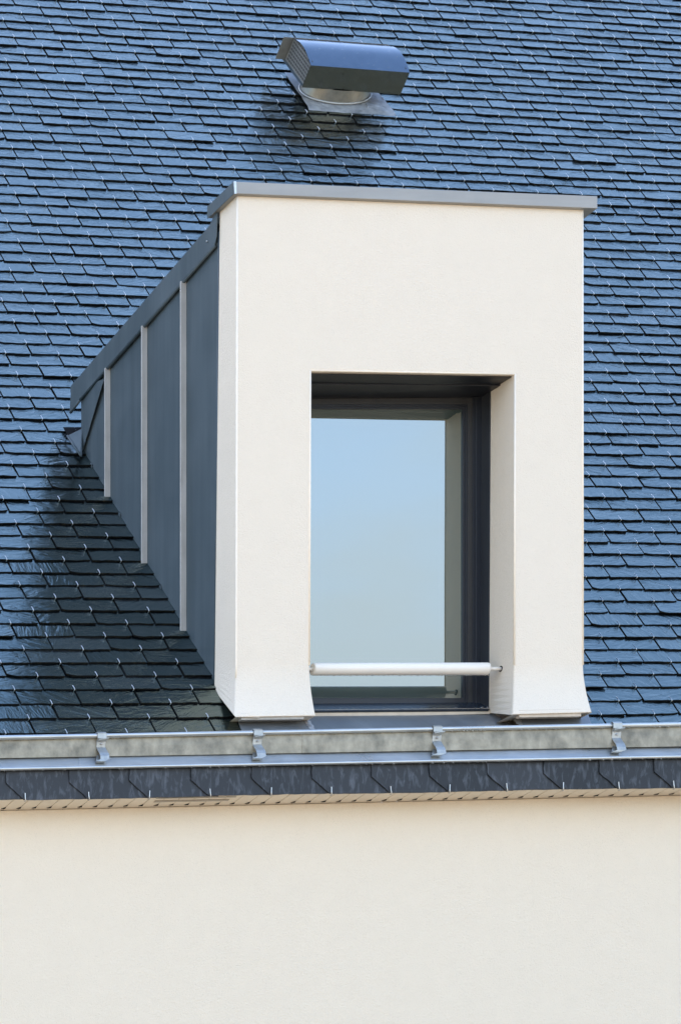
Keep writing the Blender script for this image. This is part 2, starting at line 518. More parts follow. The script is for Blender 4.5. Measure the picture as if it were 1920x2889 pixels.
roof_o = roof.build('roof', M_SLATE, house, recalc=False)
roof_o.data.materials.append(M_EDGE)

def hook_mesh(mb, p, s=1.0):
    a = p + RN * 0.001 - RS * 0.004
    path = [a - RN * 0.006 - RS * 0.002, a - RS * 0.006, a + RN * 0.004 - RS * 0.004, a + RN * 0.0045 + RS * 0.004,
            a + RN * 0.003 + RS * 0.010 + Vector((0.0015, 0, 0)), a + RN * 0.0045 + RS * 0.017 - Vector((0.001, 0, 0)), a + RN * 0.003 + RS * 0.021]
    mb.tube(path, 0.0014 * s, 5)
hooks.sort(key=lambda h: -h[2])
for hp, u, v in hooks[:100]:
    mb = MB(); hook_mesh(mb, hp)
    mb.build('slate_hook', M_HOOK, roof_o, recalc=False)
mb = MB()
for hp, u, v in hooks[100:]:
    hook_mesh(mb, hp, 1.0)
ho = mb.build('slate_hooks', M_HOOK, roof_o, recalc=False)
ho['kind'] = 'stuff'

# ---- fascia of hung slates under the eave
fj = [-330, -152, 18, 196, 366, 539, 711, 880, 1048, 1211, 1374, 1533, 1689, 1844, 1997, 2150]
fas = MB()
rng = random.Random(11)
fhooks = []
def fslate(u0, u1, fine=True):
    """one hung slate: straight left edge, cut lower-left corner"""
    def q(u, v, k): return W(u, v, Yfas(u) - k)
    vt = lambda u: EAVE(u) - 3
    j = rng.uniform
    k0, k1 = 0.0100, 0.0030
    e = u1 + (u1 - u0) * 0.45
    cutv = EAVE(u0) + 41 + j(-2, 2)
    pts2 = [(u0, vt(u0))]
    for t in (0.3, 0.6, 0.85):
        pts2.append((u0 + j(-1.5, 1.5), vt(u0) + (cutv - vt(u0)) * t))
    pts2.append((u0 + 1, cutv))
    du = 52 + j(-2, 2)
    for t in (0.25, 0.5, 0.75):
        pts2.append((u0 + du * t + j(-.8, .8), cutv + (FBOT(u0 + du) - cutv) * t + j(-.8, .8)))
    dz = j(-1.5, 2.0)
    n = 8
    for i in range(n + 1):
        u = u0 + du + (e - u0 - du) * i / n
        pts2.append((u, FBOT(u) + dz + j(-0.9, 0.9)))
    pts2.append((e, vt(e)))
    top, uvs = [], []
    ou, ov = j(0, 40), j(0, 40)
    for u, v in pts2:
        t = (u - u0) / (e - u0)
        top.append(q(u, v, k0 + (k1 - k0) * t))
        uvs.append((u / 780 + ou, v / 780 + ov))
    bot = [p + Vector((0, 0.0055, 0)) for p in top]
    m = len(top)
    rnd = (rng.random(), rng.random())
    fas.add(top + bot, [list(range(m))] + [[i, i + m, (i + 1) % m + m, (i + 1) % m] for i in range(m)], False, uvs * 2, rnd)
    fhooks.append(q(u0 + du + 2, FBOT(u0 + du) + dz, k0 + 0.0005))
ext = [fj[0] - 178 * k for k in range(16, 0, -1)] + fj + [fj[-1] + 150 * k for k in range(1, 17)]
for a, b in zip(ext[:-1], ext[1:]):
    fslate(a, b)
fas.add([W(UL, EAVE(UL) - 3, Yfas(UL)), W(UR, EAVE(UR) - 3, Yfas(UR)), W(UR, FBOT(UR) - 3, Yfas(UR)), W(UL, FBOT(UL) - 3, Yfas(UL))], [[0, 1, 2, 3]], False, None, (.2, .2))
fas_o = fas.build('fascia', M_FASC, house, recalc=False)
for p in fhooks:
    if -1.4 < p.x < 1.4:
        mb = MB()
        t = random.uniform(-0.004, 0.004)
        mb.tube([p + Vector((0, 0.006, -0.003)), p + Vector((0, -0.001, -0.006)), p + Vector((0, -0.004, -0.001)), p + Vector((t * .5, -0.003, 0.010)), p + Vector((t, -0.004, 0.024))], 0.0016, 6)
        mb.build('slate_hook', M_HOOK, fas_o, recalc=False)

# ---- soffit boards, each joint a real groove
sof = MB()
ub = -1700.0
bw = 44.0
def sp(u, t, dz=0.0):
    """point across the soffit: t=0 at the fascia, 1 at the wall"""
    p = W(u, FBOT(u) - 6, Yfas(u)); 
    uw = u
    # the board runs straight back from the fascia
    y1 = Ywall(u)
    zw = W(u, WTOP(u), y1).z
    return Vector((p.x, p.y + (y1 + 0.01 - p.y) * t, p.z + (zw - p.z) * t + dz))
k = 0
while ub < 3600:
    g = 3.0
    a, b = ub, ub + bw
    sof.add([sp(a, 0), sp(b - g, 0), sp(b - g, 0.9), sp(a, 0.9)], [[0, 1, 2, 3]])
    sof.add([sp(a, 0.9), sp(b - g, 0.9), sp(b - g, 1), sp(a, 1)], [[0, 1, 2, 3]])
    sof.add([sp(b - g, 0), sp(b, 0), sp(b, 0, .006), sp(b - g, 0, .006), sp(b - g, 1), sp(b, 1), sp(b, 1, .006), sp(b - g, 1, .006)],
            [[0, 3, 7, 4], [1, 2, 6, 5], [3, 2, 6, 7]])
    ub += bw * (1 - 0.000008 * (ub + 1700))
sof_o = sof.build('soffit', M_SOFFIT, house, recalc=False)
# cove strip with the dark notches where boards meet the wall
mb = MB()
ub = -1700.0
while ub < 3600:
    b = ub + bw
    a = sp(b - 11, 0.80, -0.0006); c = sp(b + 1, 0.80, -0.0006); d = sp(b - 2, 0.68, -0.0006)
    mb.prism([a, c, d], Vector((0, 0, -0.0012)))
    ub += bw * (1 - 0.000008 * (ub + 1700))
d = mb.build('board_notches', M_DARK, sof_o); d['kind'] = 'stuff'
# vent slot in the soffit
mb = MB()
P = lambda u, t: sp(u, t, -0.0015)
def strip(mb, u0, u1, t0, t1, h):
    mb.prism([sp(u0, t0, -0.0008), sp(u1, t0, -0.0008), sp(u1, t1, -0.0008), sp(u0, t1, -0.0008)], Vector((0, 0, -h)))
strip(mb, 452, 678, 0.22, 0.26, 0.0015)
strip(mb, 458, 668, 0.42, 0.52, 0.002)
mb.build('vent_grille', plain('taupe_vent', (0.40, 0.355, 0.295), 0.6), sof_o)

# ------------------------------------------------------------------ gutter (standing on the slates)
g0, g1 = -3600, 5000
gut = thing('gutter', 'weathered grey zinc eaves gutter with rolled rail along the foot of the slates', 'gutter', onRoof(900, BASE(900)))
def line(f, off=0.0, u0=g0, u1=g1, n=0.004):
    return onRoof(u0, f(u0), n), onRoof(u1, f(u1), n)
# trough: front face rising from the roof, thin sheet with a back leg lying on the slates
def railpt(u):
    b = onRoof(u, BASE(u), 0.004)
    return onX(u, RAIL(u), 0) if False else W(u, RAIL(u), b.y - 0.004)
def gut_seg(mb, u0, u1, k=0.0):
    rings = []
    for u in (u0, u1):
        b = onRoof(u, BASE(u), 0.011); t = railpt(u)
        f = Vector((0, -k, 0))
        rings.append([b + f, b.lerp(t, 0.5) + f + Vector((0, -0.002, 0)), t + f, t + f + Vector((0, 0.0025, 0)), b.lerp(t, 0.5) + Vector((0, 0.002, 0)), b + Vector((0, 0.004, 0.002)), b + RS * 0.05 - RN * 0.012, b + RS * 0.05 - RN * 0.014])
    mb.loft(rings, True, True, False)
mb = MB()
gut_seg(mb, g0, 857, 0.0)
gut_seg(mb, 852, 1440 + 600, 0.0012)
gut_seg(mb, 2030, g1, 0.0)
mb.build('trough', M_GUTTER, gut, bevel=0)
mb = MB()
mb.tube([railpt(g0) + Vector((0, -0.006, 0)), railpt(g1) + Vector((0, -0.006, 0))], 0.0085, 16)
mb.build('top_rail', M_FLASH, gut)
# drip flashing under it, down to the rolled eave bead
mb = MB()
for a, b, k in ((g0, 226, 0.0), (222, 1640, 0.0012), (1636, g1, 0.0)):
    A0, A1 = onRoof(a, BASE(a) - 4, 0.004 + k), onRoof(b, BASE(b) - 4, 0.004 + k)
    B0, B1 = onRoof(a, EAVE(a), 0.006 + k), onRoof(b, EAVE(b), 0.006 + k)
    mb.prism([A0, A1, B1, B0], RN * 0.0015)
mb.build('drip_flashing', M_FLASH, gut)
mb = MB()
mb.tube([onRoof(g0, EAVE(g0), 0.006), onRoof(g1, EAVE(g1), 0.006)], 0.0062, 14)
mb.build('drip_bead', M_FLASH, gut)
# brackets: strap over the rail, down the face, curled foot on the flashing
def bracket(u):
    mb = MB()
    r = railpt(u) + Vector((0, -0.006, 0))
    b = onRoof(u, BASE(u), 0.006)
    ft = onRoof(u, EAVE(u) - 14, 0.010)
    wd = 0.016
    prof = [r + Vector((0, 0.016, -0.004)), r + Vector((0, 0.008, 0.011)), r + Vector((0, -0.004, 0.013)), r + Vector((0, -0.0125, 0.006)),
            r + Vector((0, -0.012, -0.012)), r + Vector((0, -0.006, -0.020)), r.lerp(b, 0.58) + Vector((0, -0.006, 0)),
            r.lerp(b, 0.74) + Vector((0, -0.016, 0)), r.lerp(b, 0.90) + Vector((0, -0.030, -0.002)), b + Vector((0, -0.038, -0.008)), b + Vector((0, -0.041, -0.020)),
            ft + Vector((0, -0.013, 0.001)), ft + Vector((0, -0.003, -0.002)), b + Vector((0, -0.010, 0.0))]
    th = 0.003
    for a in range(len(prof) - 1):
        p, q = prof[a], prof[a + 1]
        d = (q - p).normalized(); nrm = Vector((0, -d.z, d.y)) * th
        mb.loft([[p - Vector((wd, 0, 0)), p + Vector((wd, 0, 0)), p + Vector((wd, 0, 0)) + nrm, p - Vector((wd, 0, 0)) + nrm],
                 [q - Vector((wd, 0, 0)), q + Vector((wd, 0, 0)), q + Vector((wd, 0, 0)) + nrm, q - Vector((wd, 0, 0)) + nrm]])
    # bent locking tab and rivet
    t0 = r + Vector((0, -0.014, -0.018))
    mb.prism([t0 + Vector((-0.013, 0, 0)), t0 + Vector((0.019, -0.010, 0.003)), t0 + Vector((0.013, 0.004, -0.006)), t0 + Vector((-0.013, 0.004, -0.006))], Vector((0, 0, 0.0025)))
    o = mb.build('gutter_bracket', M_GALV, gut, bevel=0.0006, segs=1)
    rv = MB(); rv.ball(r.lerp(b, 0.42) + Vector((0, -0.0085, 0)), 0.0042)
    rv.build('rivet', M_SOLDER, o)
for u in (282, 722, 1227, 1733):
    bracket(u)
# drops hanging under rail and bead
mb = MB()
rng = random.Random(5)
u = -100.0
while u < 2030:
    u += rng.uniform(9, 40)
    p = railpt(u) + Vector((0, -0.008, -0.0085))
    mb.ball(p, rng.uniform(0.0016, 0.0030), 1.2, 6)
    if rng.random() < 0.55:
        p = onRoof(u + 7, EAVE(u + 7), 0.006) + Vector((0, -0.001, -0.0068)); mb.ball(p, rng.uniform(0.0018, 0.0032), 1.2, 6)
d = mb.build('water_drops', M_DROP, gut, recalc=False); d['kind'] = 'stuff'

# ------------------------------------------------------------------ dormer
dorm = thing('dormer', 'white rendered box dormer with grey zinc cheek and roof edging, standing on the slate roof', 'dormer', W(1150, 2020, 0))
# plaster front: outline and opening in the plane of the facade, bell-cast foot
front = MB()
TL, TR = (668.5, 540), (1643.5, 582)
OL, OR_ = (876, 1046), (1451, 1056)
YK = 1876.0                             # height where the bell-cast begins
def foot(t):                            # forward throw of the foot
    return -0.055 * (t ** 1.8)
NF = 8
def pier(uL, uLb, uR, uRb, bL, bR):
    rows = []
    for i in range(NF + 1):
        t = i / NF
        y = foot(t)
        a = (uL + (uLb - uL) * t ** 1.7, YK + (bL - YK) * t)
        b = (uR + (uRb - uR) * t ** 1.7, YK + (bR - YK) * t)
        rows.append((W(a[0], a[1], y), W(b[0], b[1], y)))
    return rows
pl = pier(665.0, 661.5, 873, 891, 2024, 2019.5)
pr = pier(1449, 1445, 1644.5, 1669, 2016, 2010)
A = [W(*TL, 0), W(*TR, 0), W(1644.5, YK, 0), W(1449, YK, 0), W(*OR_, 0), W(*OL, 0), W(873, YK, 0), W(665, YK, 0)]
front.add(A, [[0, 7, 6, 5], [0, 5, 4, 1], [1, 4, 3, 2]])
for rows in (pl, pr):
    pts = [p for ab in rows for p in ab]
    front.add(pts, [[2 * i, 2 * i + 2, 2 * i + 3, 2 * i + 1] for i in range(NF)], True)
# outer left return (leans back slightly towards the foot)
def ret(p, d, dx=0.0): return Vector((p.x + dx, p.y + d if p.y > -1e-6 else d, p.z))
RB = 0.150
L_edge = [A[0], A[7]] + [r[0] for r in pl[1:]]
bk = [Vector((L_edge[0].x, 0.122, L_edge[0].z)), onX(606.5, YK - 20, -0.3745)]
for i, r in enumerate(pl[1:]):
    t = (i + 1) / NF
    q = onX(606.5 - 1.5 * t, 1860 + (1951 - 1860) * t, -0.3745 - 0.004 * t)
    bk.append(q)
front.add(L_edge + bk, [[i, i + 1, i + 1 + len(bk), i + len(bk)] for i in range(len(bk) - 1)])
# slanting underside of the left return down to the corner
front.add([pl[-1][0], bk[-1], bk[-1] + Vector((0.09, 0, 0)), pl[-1][0] + Vector((0.09, 0, 0))], [[0, 1, 2, 3]])
R_edge = [A[1], A[2]] + [r[1] for r in pr[1:]]
rb = [Vector((p.x, 0.16, p.z + 0.0)) for p in R_edge]
front.add(R_edge + rb, [[i, i + 1, i + 1 + len(rb), i + len(rb)] for i in range(len(rb) - 1)])
# reveals and lintel
I_R = [A[4], A[3]] + [r[0] for r in pr[1:]]
ib = [W(1382.5, 1098, RB), W(1378, YK - 6, RB)] + [W(1378 - 1.0 * (i + 1) / NF, YK - 6 + (2011 - YK + 6) * (i + 1) / NF, RB) for i in range(NF)]
front.add(I_R + ib, [[i, i + 1, i + 1 + len(ib), i + len(ib)] for i in range(len(ib) - 1)])
I_L = [A[5], A[6]] + [r[1] for r in pl[1:]]
ilb = [Vector((A[5].x, RB, ib[0].z))] + [Vector((p.x - (0.028 * max(0, (i - 1)) / NF if i > 1 else 0), RB, p.z)) for i, p in enumerate(I_L) if i > 0]
front.add(I_L + ilb, [[i, i + 1, i + 1 + len(ilb), i + len(ilb)] for i in range(len(ilb) - 1)])
front.add([A[5], A[4], ib[0], ilb[0]], [[0, 1, 2, 3]])
# undersides of the two piers
front.add([pl[-1][0] , pl[-1][1], Vector((pl[-1][1].x, 0.14, pl[-1][1].z)), Vector((pl[-1][0].x + 0.03, 0.14, pl[-1][0].z))], [[0, 1, 2, 3]])
front.add([pr[-1][0], pr[-1][1], Vector((pr[-1][1].x, 0.14, pr[-1][1].z + 0.03)), Vector((pr[-1][0].x, 0.14, pr[-1][0].z))], [[0, 1, 2, 3]])
front.build('front_wall', M_DORMER, dorm, bevel=0.005, segs=3)
# thin white corner beads on the arrises
def beadrun(name, pts, r=0.0034):
    mb = MB(); mb.tube(pts, r, 8); return mb.build(name, M_BEAD, dorm)
fr = Vector((0.0012, 0.0008, 0))
beadrun('corner_bead', [A[0] + Vector((.002, .001, -.002)), A[7] + Vector((.002, .001, 0)), pl[2][0] + Vector((.003, .004, 0))])
beadrun('corner_bead', [A[1] + Vector((-.002, .001, -.002)), A[2] + Vector((-.002, .001, 0))])
beadrun('corner_bead', [A[5] + Vector((-.001, .0008, .001)), A[4] + Vector((.001, .0008, .001))])
beadrun('corner_bead', [A[5] + Vector((-.001, .0008, .001)), A[6] + Vector((-.001, .0008, 0))])
beadrun('corner_bead', [A[4] + Vector((.001, .0008, .001)), A[3] + Vector((.001, .0008, 0))])

# metal cap on the parapet
capm = MB()
c_TL, c_TR, c_BR, c_BL = W(661, 512, -0.018), W(1684, 553, -0.018), W(1684, 588, -0.018), W(661, 546, -0.018)
dep = Vector((0, 0.189, -0.008))
capm.prism([c_TL, c_TR, c_BR, c_BL], dep)
capm.build('cap', M_ZINCL, dorm, bevel=0.0018)
mb = MB()
q = W(664, 512, -0.0195)
mb.prism([W(659.5, 511, -0.0195), W(666.5, 511.4, -0.0195), W(667.5, 546, -0.0195), W(661.5, 546.5, -0.0195)], Vector((0, 0.003, 0)))
mb.build('cap_fold', M_FLASH, dorm)
# dark zinc side leaf of the cap
mb = MB()
sl = Vector((-0.0016, 0, 0))
a = c_TL + Vector((-0.0022, 0.002, 0.0005)); b = c_BL + Vector((-0.0022, 0.002, -0.001))
mb.prism([a, b, b + dep * 1.0, a + dep * 1.0], Vector((0.0012, 0, 0)))
mb.build('cap_side', M_ZINC, dorm)

# dormer body behind the parapet (roof deck, hidden cheek, back)
XF = -0.385
topn, topf = onX(591, 636, XF), onX(202, 1087, XF)
botn, botf = onX(604.8, 690, XF), onX(223.6, 1126, XF)
body = MB()
zr = lambda y: topn.z + (topf.z - topn.z) * (y - topn.y) / (topf.y - topn.y)
XR = DR + 0.004
body.prism([Vector((XF + 0.003, 0.13, zr(0.13))), Vector((XR + 0.03, 0.13, zr(0.13) - 0.03)), Vector((XR + 0.03, 1.28, zr(1.28) - 0.03)), Vector((XF + 0.003, 1.28, zr(1.28)))], Vector((0, 0, -0.02)))
body.build('flat_roof', M_ZINC, dorm)
# zinc cheek: one sheet down to the slates, plus the mirror cheek on the far side
ck = MB()
def roofz(y, n=0.0): return RP.z + (y - RP.y) * TAN + n / math.cos(R(50))
def cheek(x, th):
    pts = [Vector((x, 0.118, zr(0.118) - 0.03)), Vector((x, 0.118, roofz(0.118) - 0.05)), Vector((x, CHB, roofz(CHB) - 0.05)), Vector((x, CHB, zr(CHB) - 0.03))]
    ck.prism(pts, Vector((th, 0, 0)))
cheek(DCL, 0.02)
cheek(XR, -0.02)
ck.prism([Vector((DCL, CHB - 0.01, zr(CHB) - .03)), Vector((XR, CHB - 0.01, zr(CHB) - .03)), Vector((XR, CHB - 0.01, roofz(CHB) - .1)), Vector((DCL, CHB - 0.01, roofz(CHB) - .1))], Vector((0, 0.01, 0)))
cheek_o = ck.build('cheek', M_ZINC, dorm)
# standing seams
for uu, vv in ((525, 1200), (415, 1200), (311, 1200)):
    y = onX(uu, vv, DCL).y
    mb = MB()
    zt = zr(y) - 0.088; zb = roofz(y - 0.0) - 0.004
    mb.box((DCL - 0.0185, y - 0.002, zb - 0.006), (DCL + 0.002, y + 0.002, zt))
    mb.box((DCL - 0.0212, y - 0.003, zb), (DCL - 0.0175, y + 0.004, zt))
    mb.build('standing_seam', M_SEAM, dorm, bevel=0.0008, segs=1)
# edge trim where zinc meets the render
mb = MB()
t0 = Vector((DCL - 0.004, 0.130, zr(.13) - .05)); t1 = onX(605.5, 1946, DCL - 0.004)
mb.tube([t0, t1], 0.0035, 8)
mb.build('edge_strip', M_ZINC, dorm)
# folded lap at the back of the cheek
mb = MB()
f0 = onX(300, 1068, DCL - 0.006); f1 = onX(233, 1286, DCL - 0.004); f2 = onX(232, 1140, DCL - 0.002)
mb.prism([f0 + Vector((-0.008, 0, 0)), f1 + Vector((-0.006, 0, 0)), Vector((DCL - 0.002, CHB + 0.004, f1.z + 0.02)), Vector((DCL - 0.002, CHB + 0.004, zr(CHB) - 0.04))], Vector((0.0015, 0, 0)))
mb.build('cheek_lap', M_ZINC, dorm)
# verge fascia with rolled lower edge
fm = MB()
g_n = onX(612.5, 592, XF); g_b = onX(610.5, 668, XF)
n_mid = onX(606, 683, XF)
far_t, far_e = topf, onX(198, 1140, XF)
tip = onX(197, 1164, XF)
fm.prism([g_n, topn, topf, far_e, tip, botf, botn, g_b], Vector((0.0022, 0, 0)))
fm.build('verge_fascia', M_ZINC, dorm)
fr_ = MB()
rc = Vector((0.007, 0, 0.004))
ring = 12
def roll(p0, p1, r):
    d = (p1 - p0).normalized(); s = Vector((1, 0, 0)); up = s.cross(d)
    rings = []
    for p in (p0, p1):
        o = [p + (s * math.cos(a) + up * math.sin(a)) * r for a in [R(200) + R(310) * k / 13 for k in range(14)]]
        i = [p + (s * math.cos(a) + up * math.sin(a)) * (r - 0.0012) for a in [R(200) + R(310) * k / 13 for k in range(13, -1, -1)]]
        rings.append(o + i)
    fr_.loft(rings, True, True, True)
roll(botn + rc + Vector((0, 0, -0.003)), botf + rc + Vector((0, 0, -0.003)), 0.0075)
fr_.tube([botf + Vector((0.004, 0, -0.004)), tip + Vector((0.004, 0, 0.0))], 0.0055, 10)
fr_.build('rolled_edge', M_ZINC, dorm)
mb = MB()
mb.ball(onX(586, 681, XF) + Vector((-0.003, 0, 0)), 0.0035)
mb.build('rivet', M_FLASH, dorm)
# little zinc tray discharging behind the dormer
mb = MB()
h = 0.021
s0 = onRoof(180, 1206, h); s1 = onRoof(232, 1206, h); s2 = onRoof(232, 1288, h); s3 = onRoof(226, 1288, h)
side = onRoof(190, 1229, h + 0.028)
lipp = onX(231, 1210, DCL - 0.004)
mb.prism([onRoof(190, 1230, h + 0.003), s3, s2, lipp], Vector((0.001, 0.001, 0.0012)))
mb.tube([onRoof(190, 1229, h + 0.004), onRoof(228, 1286, h + 0.004)], 0.0035, 8)
mb.build('back_tray', M_ZINC, dorm)
mb = MB()
mb.prism([onRoof(179, 1205, h + 0.001), onRoof(232, 1205, h + 0.001), onRoof(231, 1214, h + 0.001), onRoof(200, 1230, h + 0.001), onRoof(192, 1229, h + 0.001)], -RN * 0.002)
mb.build('tray_mouth', M_DARK, dorm)
# lead wedge tabs along the foot of the cheek
for u, v in ((259, 1316), (338, 1456), (453, 1662), (545, 1829)):
    p = onX(u, v, DCL - 0.003)
    mb = MB()
    mb.prism([p + Vector((0, -.008, -.016)), p + Vector((0, .008, -.012)), p + Vector((-.001, .010, .006)), p + Vector((-.002, .002, .016)), p + Vector((-.001, -.006, .008))], Vector((-0.0015, 0, 0)))
    mb.build('fixing_tab', M_ZINC, dorm)
# zinc apron at the foot, with two soldered joints
ap = MB()
def rl(u, v, n): return onRoof(u, v, n)
ap.prism([rl(662, 2014, .014), rl(866, 2012, .014), rl(893, 2076, .014), rl(688, 2080, .014)], RN * 0.002)
ap.prism([rl(1450, 2004, .014), rl(1652, 2000, .014), rl(1672, 2062, .014), rl(1476, 2066, .014)], RN * 0.002)
ap.prism([rl(688, 2080, .014), rl(1672, 2062, .014), rl(1690, 2110, .008), rl(705, 2125, .008)], RN * 0.002)
ap.prism([W(805, 2012, 0.17), W(1384, 2008, 0.17), rl(1476, 2066, .0165), rl(893, 2076, .0165)], Vector((0, 0, -0.004)))
ap.build('apron', M_APRON, dorm)
rng = random.Random(9)
for (ua, va, ub_, vb) in ((858, 2024, 893, 2070), (1451, 2020, 1478, 2062)):
    mb = MB()
    N = 12; Lp, Rp = [], []
    for i in range(N + 1):
        t = i / N
        u, v = ua + (ub_ - ua) * t, va + (vb - va) * t
        Lp.append(rl(u - 8 + rng.uniform(-3.5, 3.5), v + rng.uniform(-1, 1), .0168)); Rp.append(rl(u + 8 + rng.uniform(-3.5, 3.5), v + rng.uniform(-1, 1), .0168))
    mb.loft([[a, a.lerp(b, .5) + RN * .0022, b] for a, b in zip(Lp, Rp)], False, False, True)
    mb.build('solder_joint', M_SOLDER, dorm)
# pale starter strips under the render
mb = MB()
mb.prism([W(680, 2012, -0.048), W(857, 2012, -0.048), W(857, 2029, -0.048), W(681, 2031, -0.048)], Vector((0, 0.02, 0)))
mb.build('starter_strip', M_STRIP, dorm)
mb = MB()
mb.prism([W(1462, 2004, -0.048), W(1637, 2000, -0.048), W(1638, 2021, -0.048), W(1464, 2024, -0.048)], Vector((0, 0.02, 0)))
mb.build('starter_strip', M_CREAM, dorm)

# ---- window (part of the dormer) with frame, sash, pane, sill as sub-parts
def rect_frame(mb, uo0, uo1, vo0, vo1, ui0, ui1, vi0, vi1, Y, dY):
    """flat rectangular ring, front face at depth Y, dY thick"""
    o = [W(uo0, vo0, Y), W(uo1, vo0, Y), W(uo1, vo1, Y), W(uo0, vo1, Y)]
    i = [W(ui0, vi0, Y), W(ui1, vi0, Y), W(ui1, vi1, Y), W(ui0, vi1, Y)]
    # right side and top drift with the photo's slope, so corners are taken as given
    b = [p + Vector((0, dY, 0)) for p in o]; bi = [p + Vector((0, dY, 0)) for p in i]
    pts = o + i + b + bi
    fs = []
    for k in range(4):
        j = (k + 1) % 4
        fs += [[k, j, 4 + j, 4 + k], [8 + k, 12 + k, 12 + j, 8 + j], [k, 8 + k, 8 + j, j], [4 + k, 4 + j, 12 + j, 12 + k]]
    mb.add(pts, fs)
win = MB()
FY = 0.201
rect_frame(win, 770, 1395, 1090, 2001, 800, 1341, 1112, 1990, FY, 0.03)
win_o = win.build('window', M_FRAME, dorm, bevel=0.001)
# metal liner that carries the reveal back to the frame
mb = MB()
j0, j1 = W(1383.2, 1098, RB - 0.003), W(1378.5, 1996, RB - 0.003)
lx = Vector((-0.002, 0, 0)); lb = Vector((0, FY - RB + 0.004, 0))
mb.prism([j0 + lx, j1 + lx, j1 + lx + lb, j0 + lx + lb], Vector((0.02, 0, 0)))
mb.build('jamb_liner', M_LINER, win_o)
mb = MB()
rect_frame(mb, 770, 1350, 1100, 1996, 800, 1333, 1117, 1987, FY + 0.003, 0.03)
mb.build('frame', M_FRAME, win_o, bevel=0.0008)
mb = MB()
rect_frame(mb, 770, 1342, 1112, 1994, 800, 1319, 1140, 1983, FY + 0.0065, 0.03)
mb.build('sash', M_FRAMEB, win_o, bevel=0.001)
mb = MB()
rect_frame(mb, 770, 1330, 1126, 1992, 800, 1312, 1147, 1977, FY + 0.0095, 0.03)
rect_frame(mb, 770, 1322, 1132, 1990, 800, 1305, 1153.5, 1969, FY + 0.0125, 0.014)
mb.build('glazing_bead', M_FRAME, win_o, bevel=0.0008)
mb = MB()
gy = 0.2205
mb.prism([W(770, 1130, gy), W(1316, 1130, gy), W(1316, 1988, gy), W(770, 1988, gy)], Vector((0, 0.024, 0)))
mb.build('pane', M_GLASS, win_o)
# lintel lining (dark metal box for a blind)
mb = MB()
zl0 = W(900, 1056, 0.02).z
l0, l1 = A[5].lerp(ilb[0], 0.12), A[4].lerp(ib[0], 0.12)
l2, l3 = A[5].lerp(ilb[0], 1.42), A[4].lerp(ib[0], 1.42)
dn = Vector((0, 0, -0.004))
mb.prism([l0 + dn, l1 + dn, l3 + dn, l2 + dn], Vector((0, 0, 0.003)))
mb.prism([l0.lerp(l2, .36) + dn, l1.lerp(l3, .36) + dn, l3 + dn * 1, l2 + dn * 1], Vector((0, 0, -0.006)))
mb.build('lintel_lining', M_FRAME, win_o, bevel=0.0008)
mb = MB()
sy = RB
mb.prism([W(800, 1985, sy + 0.06), W(1379, 1981, sy + 0.06), W(1381, 2001, sy - 0.022), W(800, 2006, sy - 0.022)], Vector((0, 0.012, -0.006)))
mb.build('sill', M_SILL, win_o, bevel=0.002)
mb = MB()
mb.prism([W(800, 2003, sy - 0.012), W(1381, 1998, sy - 0.012), W(1381, 2014, sy - 0.012), W(800, 2026, sy - 0.012)], Vector((0, 0.02, 0)))
mb.build('sill_board', M_CREAM, win_o)
# drops along the sill
mb = MB()
rng = random.Random(21)
for k in range(34):
    u = rng.uniform(900, 1375); v = 2003.5 - 0.007 * (u - 800) - rng.uniform(0, 5)
    mb.ball(W(u, v, sy - 0.0235), rng.uniform(0.0012, 0.0024), 1.0, 6)
d = mb.build('water_drops', M_DROP, win_o, recalc=False); d['kind'] = 'stuff'

# ------------------------------------------------------------------ guard bar across the window
BY = 0.078
bar = thing('guard_bar', 'round white safety bar fixed across the foot of the dormer window', 'safety bar', W(1126, 1888, BY))
b0, b1 = W(880, 1888, BY), W(1376, 1887, BY)
mb = MB()
rr = 0.0222
mb.tube([b0, b0 + Vector((.0015, 0, 0)), b0 + Vector((.005, 0, 0)), b1 - Vector((.006, 0, 0)), b1 - Vector((.0015, 0, 0)), b1], [rr - .003, rr - .0008, rr, rr, rr - .001, rr - .004], 40)
mb.build('tube', M_WHITE, bar)
for p, q in ((b0 + Vector((.01, 0, 0)), Vector((A[5].x - 0.01, BY, b0.z))), (b1 - Vector((.01, 0, 0)), Vector((A[4].x + 0.01, BY, b1.z)))):
    mb = MB(); mb.tube([p, q], 0.0065, 14); mb.build('rod', M_WHITE, bar)
mb = MB()
mb.tube([Vector((A[3].x - 0.0035, BY, b1.z)), Vector((A[3].x + 0.004, BY, b1.z))], 0.0105, 16)
mb.build('rod_socket', M_DARK, bar)
mb = MB()
rng = random.Random(4)
x = b0.x + 0.02
while x < b1.x - 0.01:
    x += rng.uniform(0.007, 0.026)
    mb.ball(Vector((x, BY - 0.002, b0.z - rr - 0.0004)), rng.uniform(0.0018, 0.0036), 1.1, 8)
d = mb.build('water_drops', M_DROP, bar, recalc=False); d['kind'] = 'stuff'

# ------------------------------------------------------------------ roof vent
vent = thing('roof_vent', 'dark metal cowl vent with curved hood on a lead sheet, high on the slate roof', 'roof vent', VB)
def V(x, s, n): return VB + Vector((x, 0, 0)) + RS * s + RN * n
def unV(u, v, n):                      # local x, s of a picture point at height n above the roof
    p = onRoof(u, v, n) - VB
    return p.x, p.dot(RS)
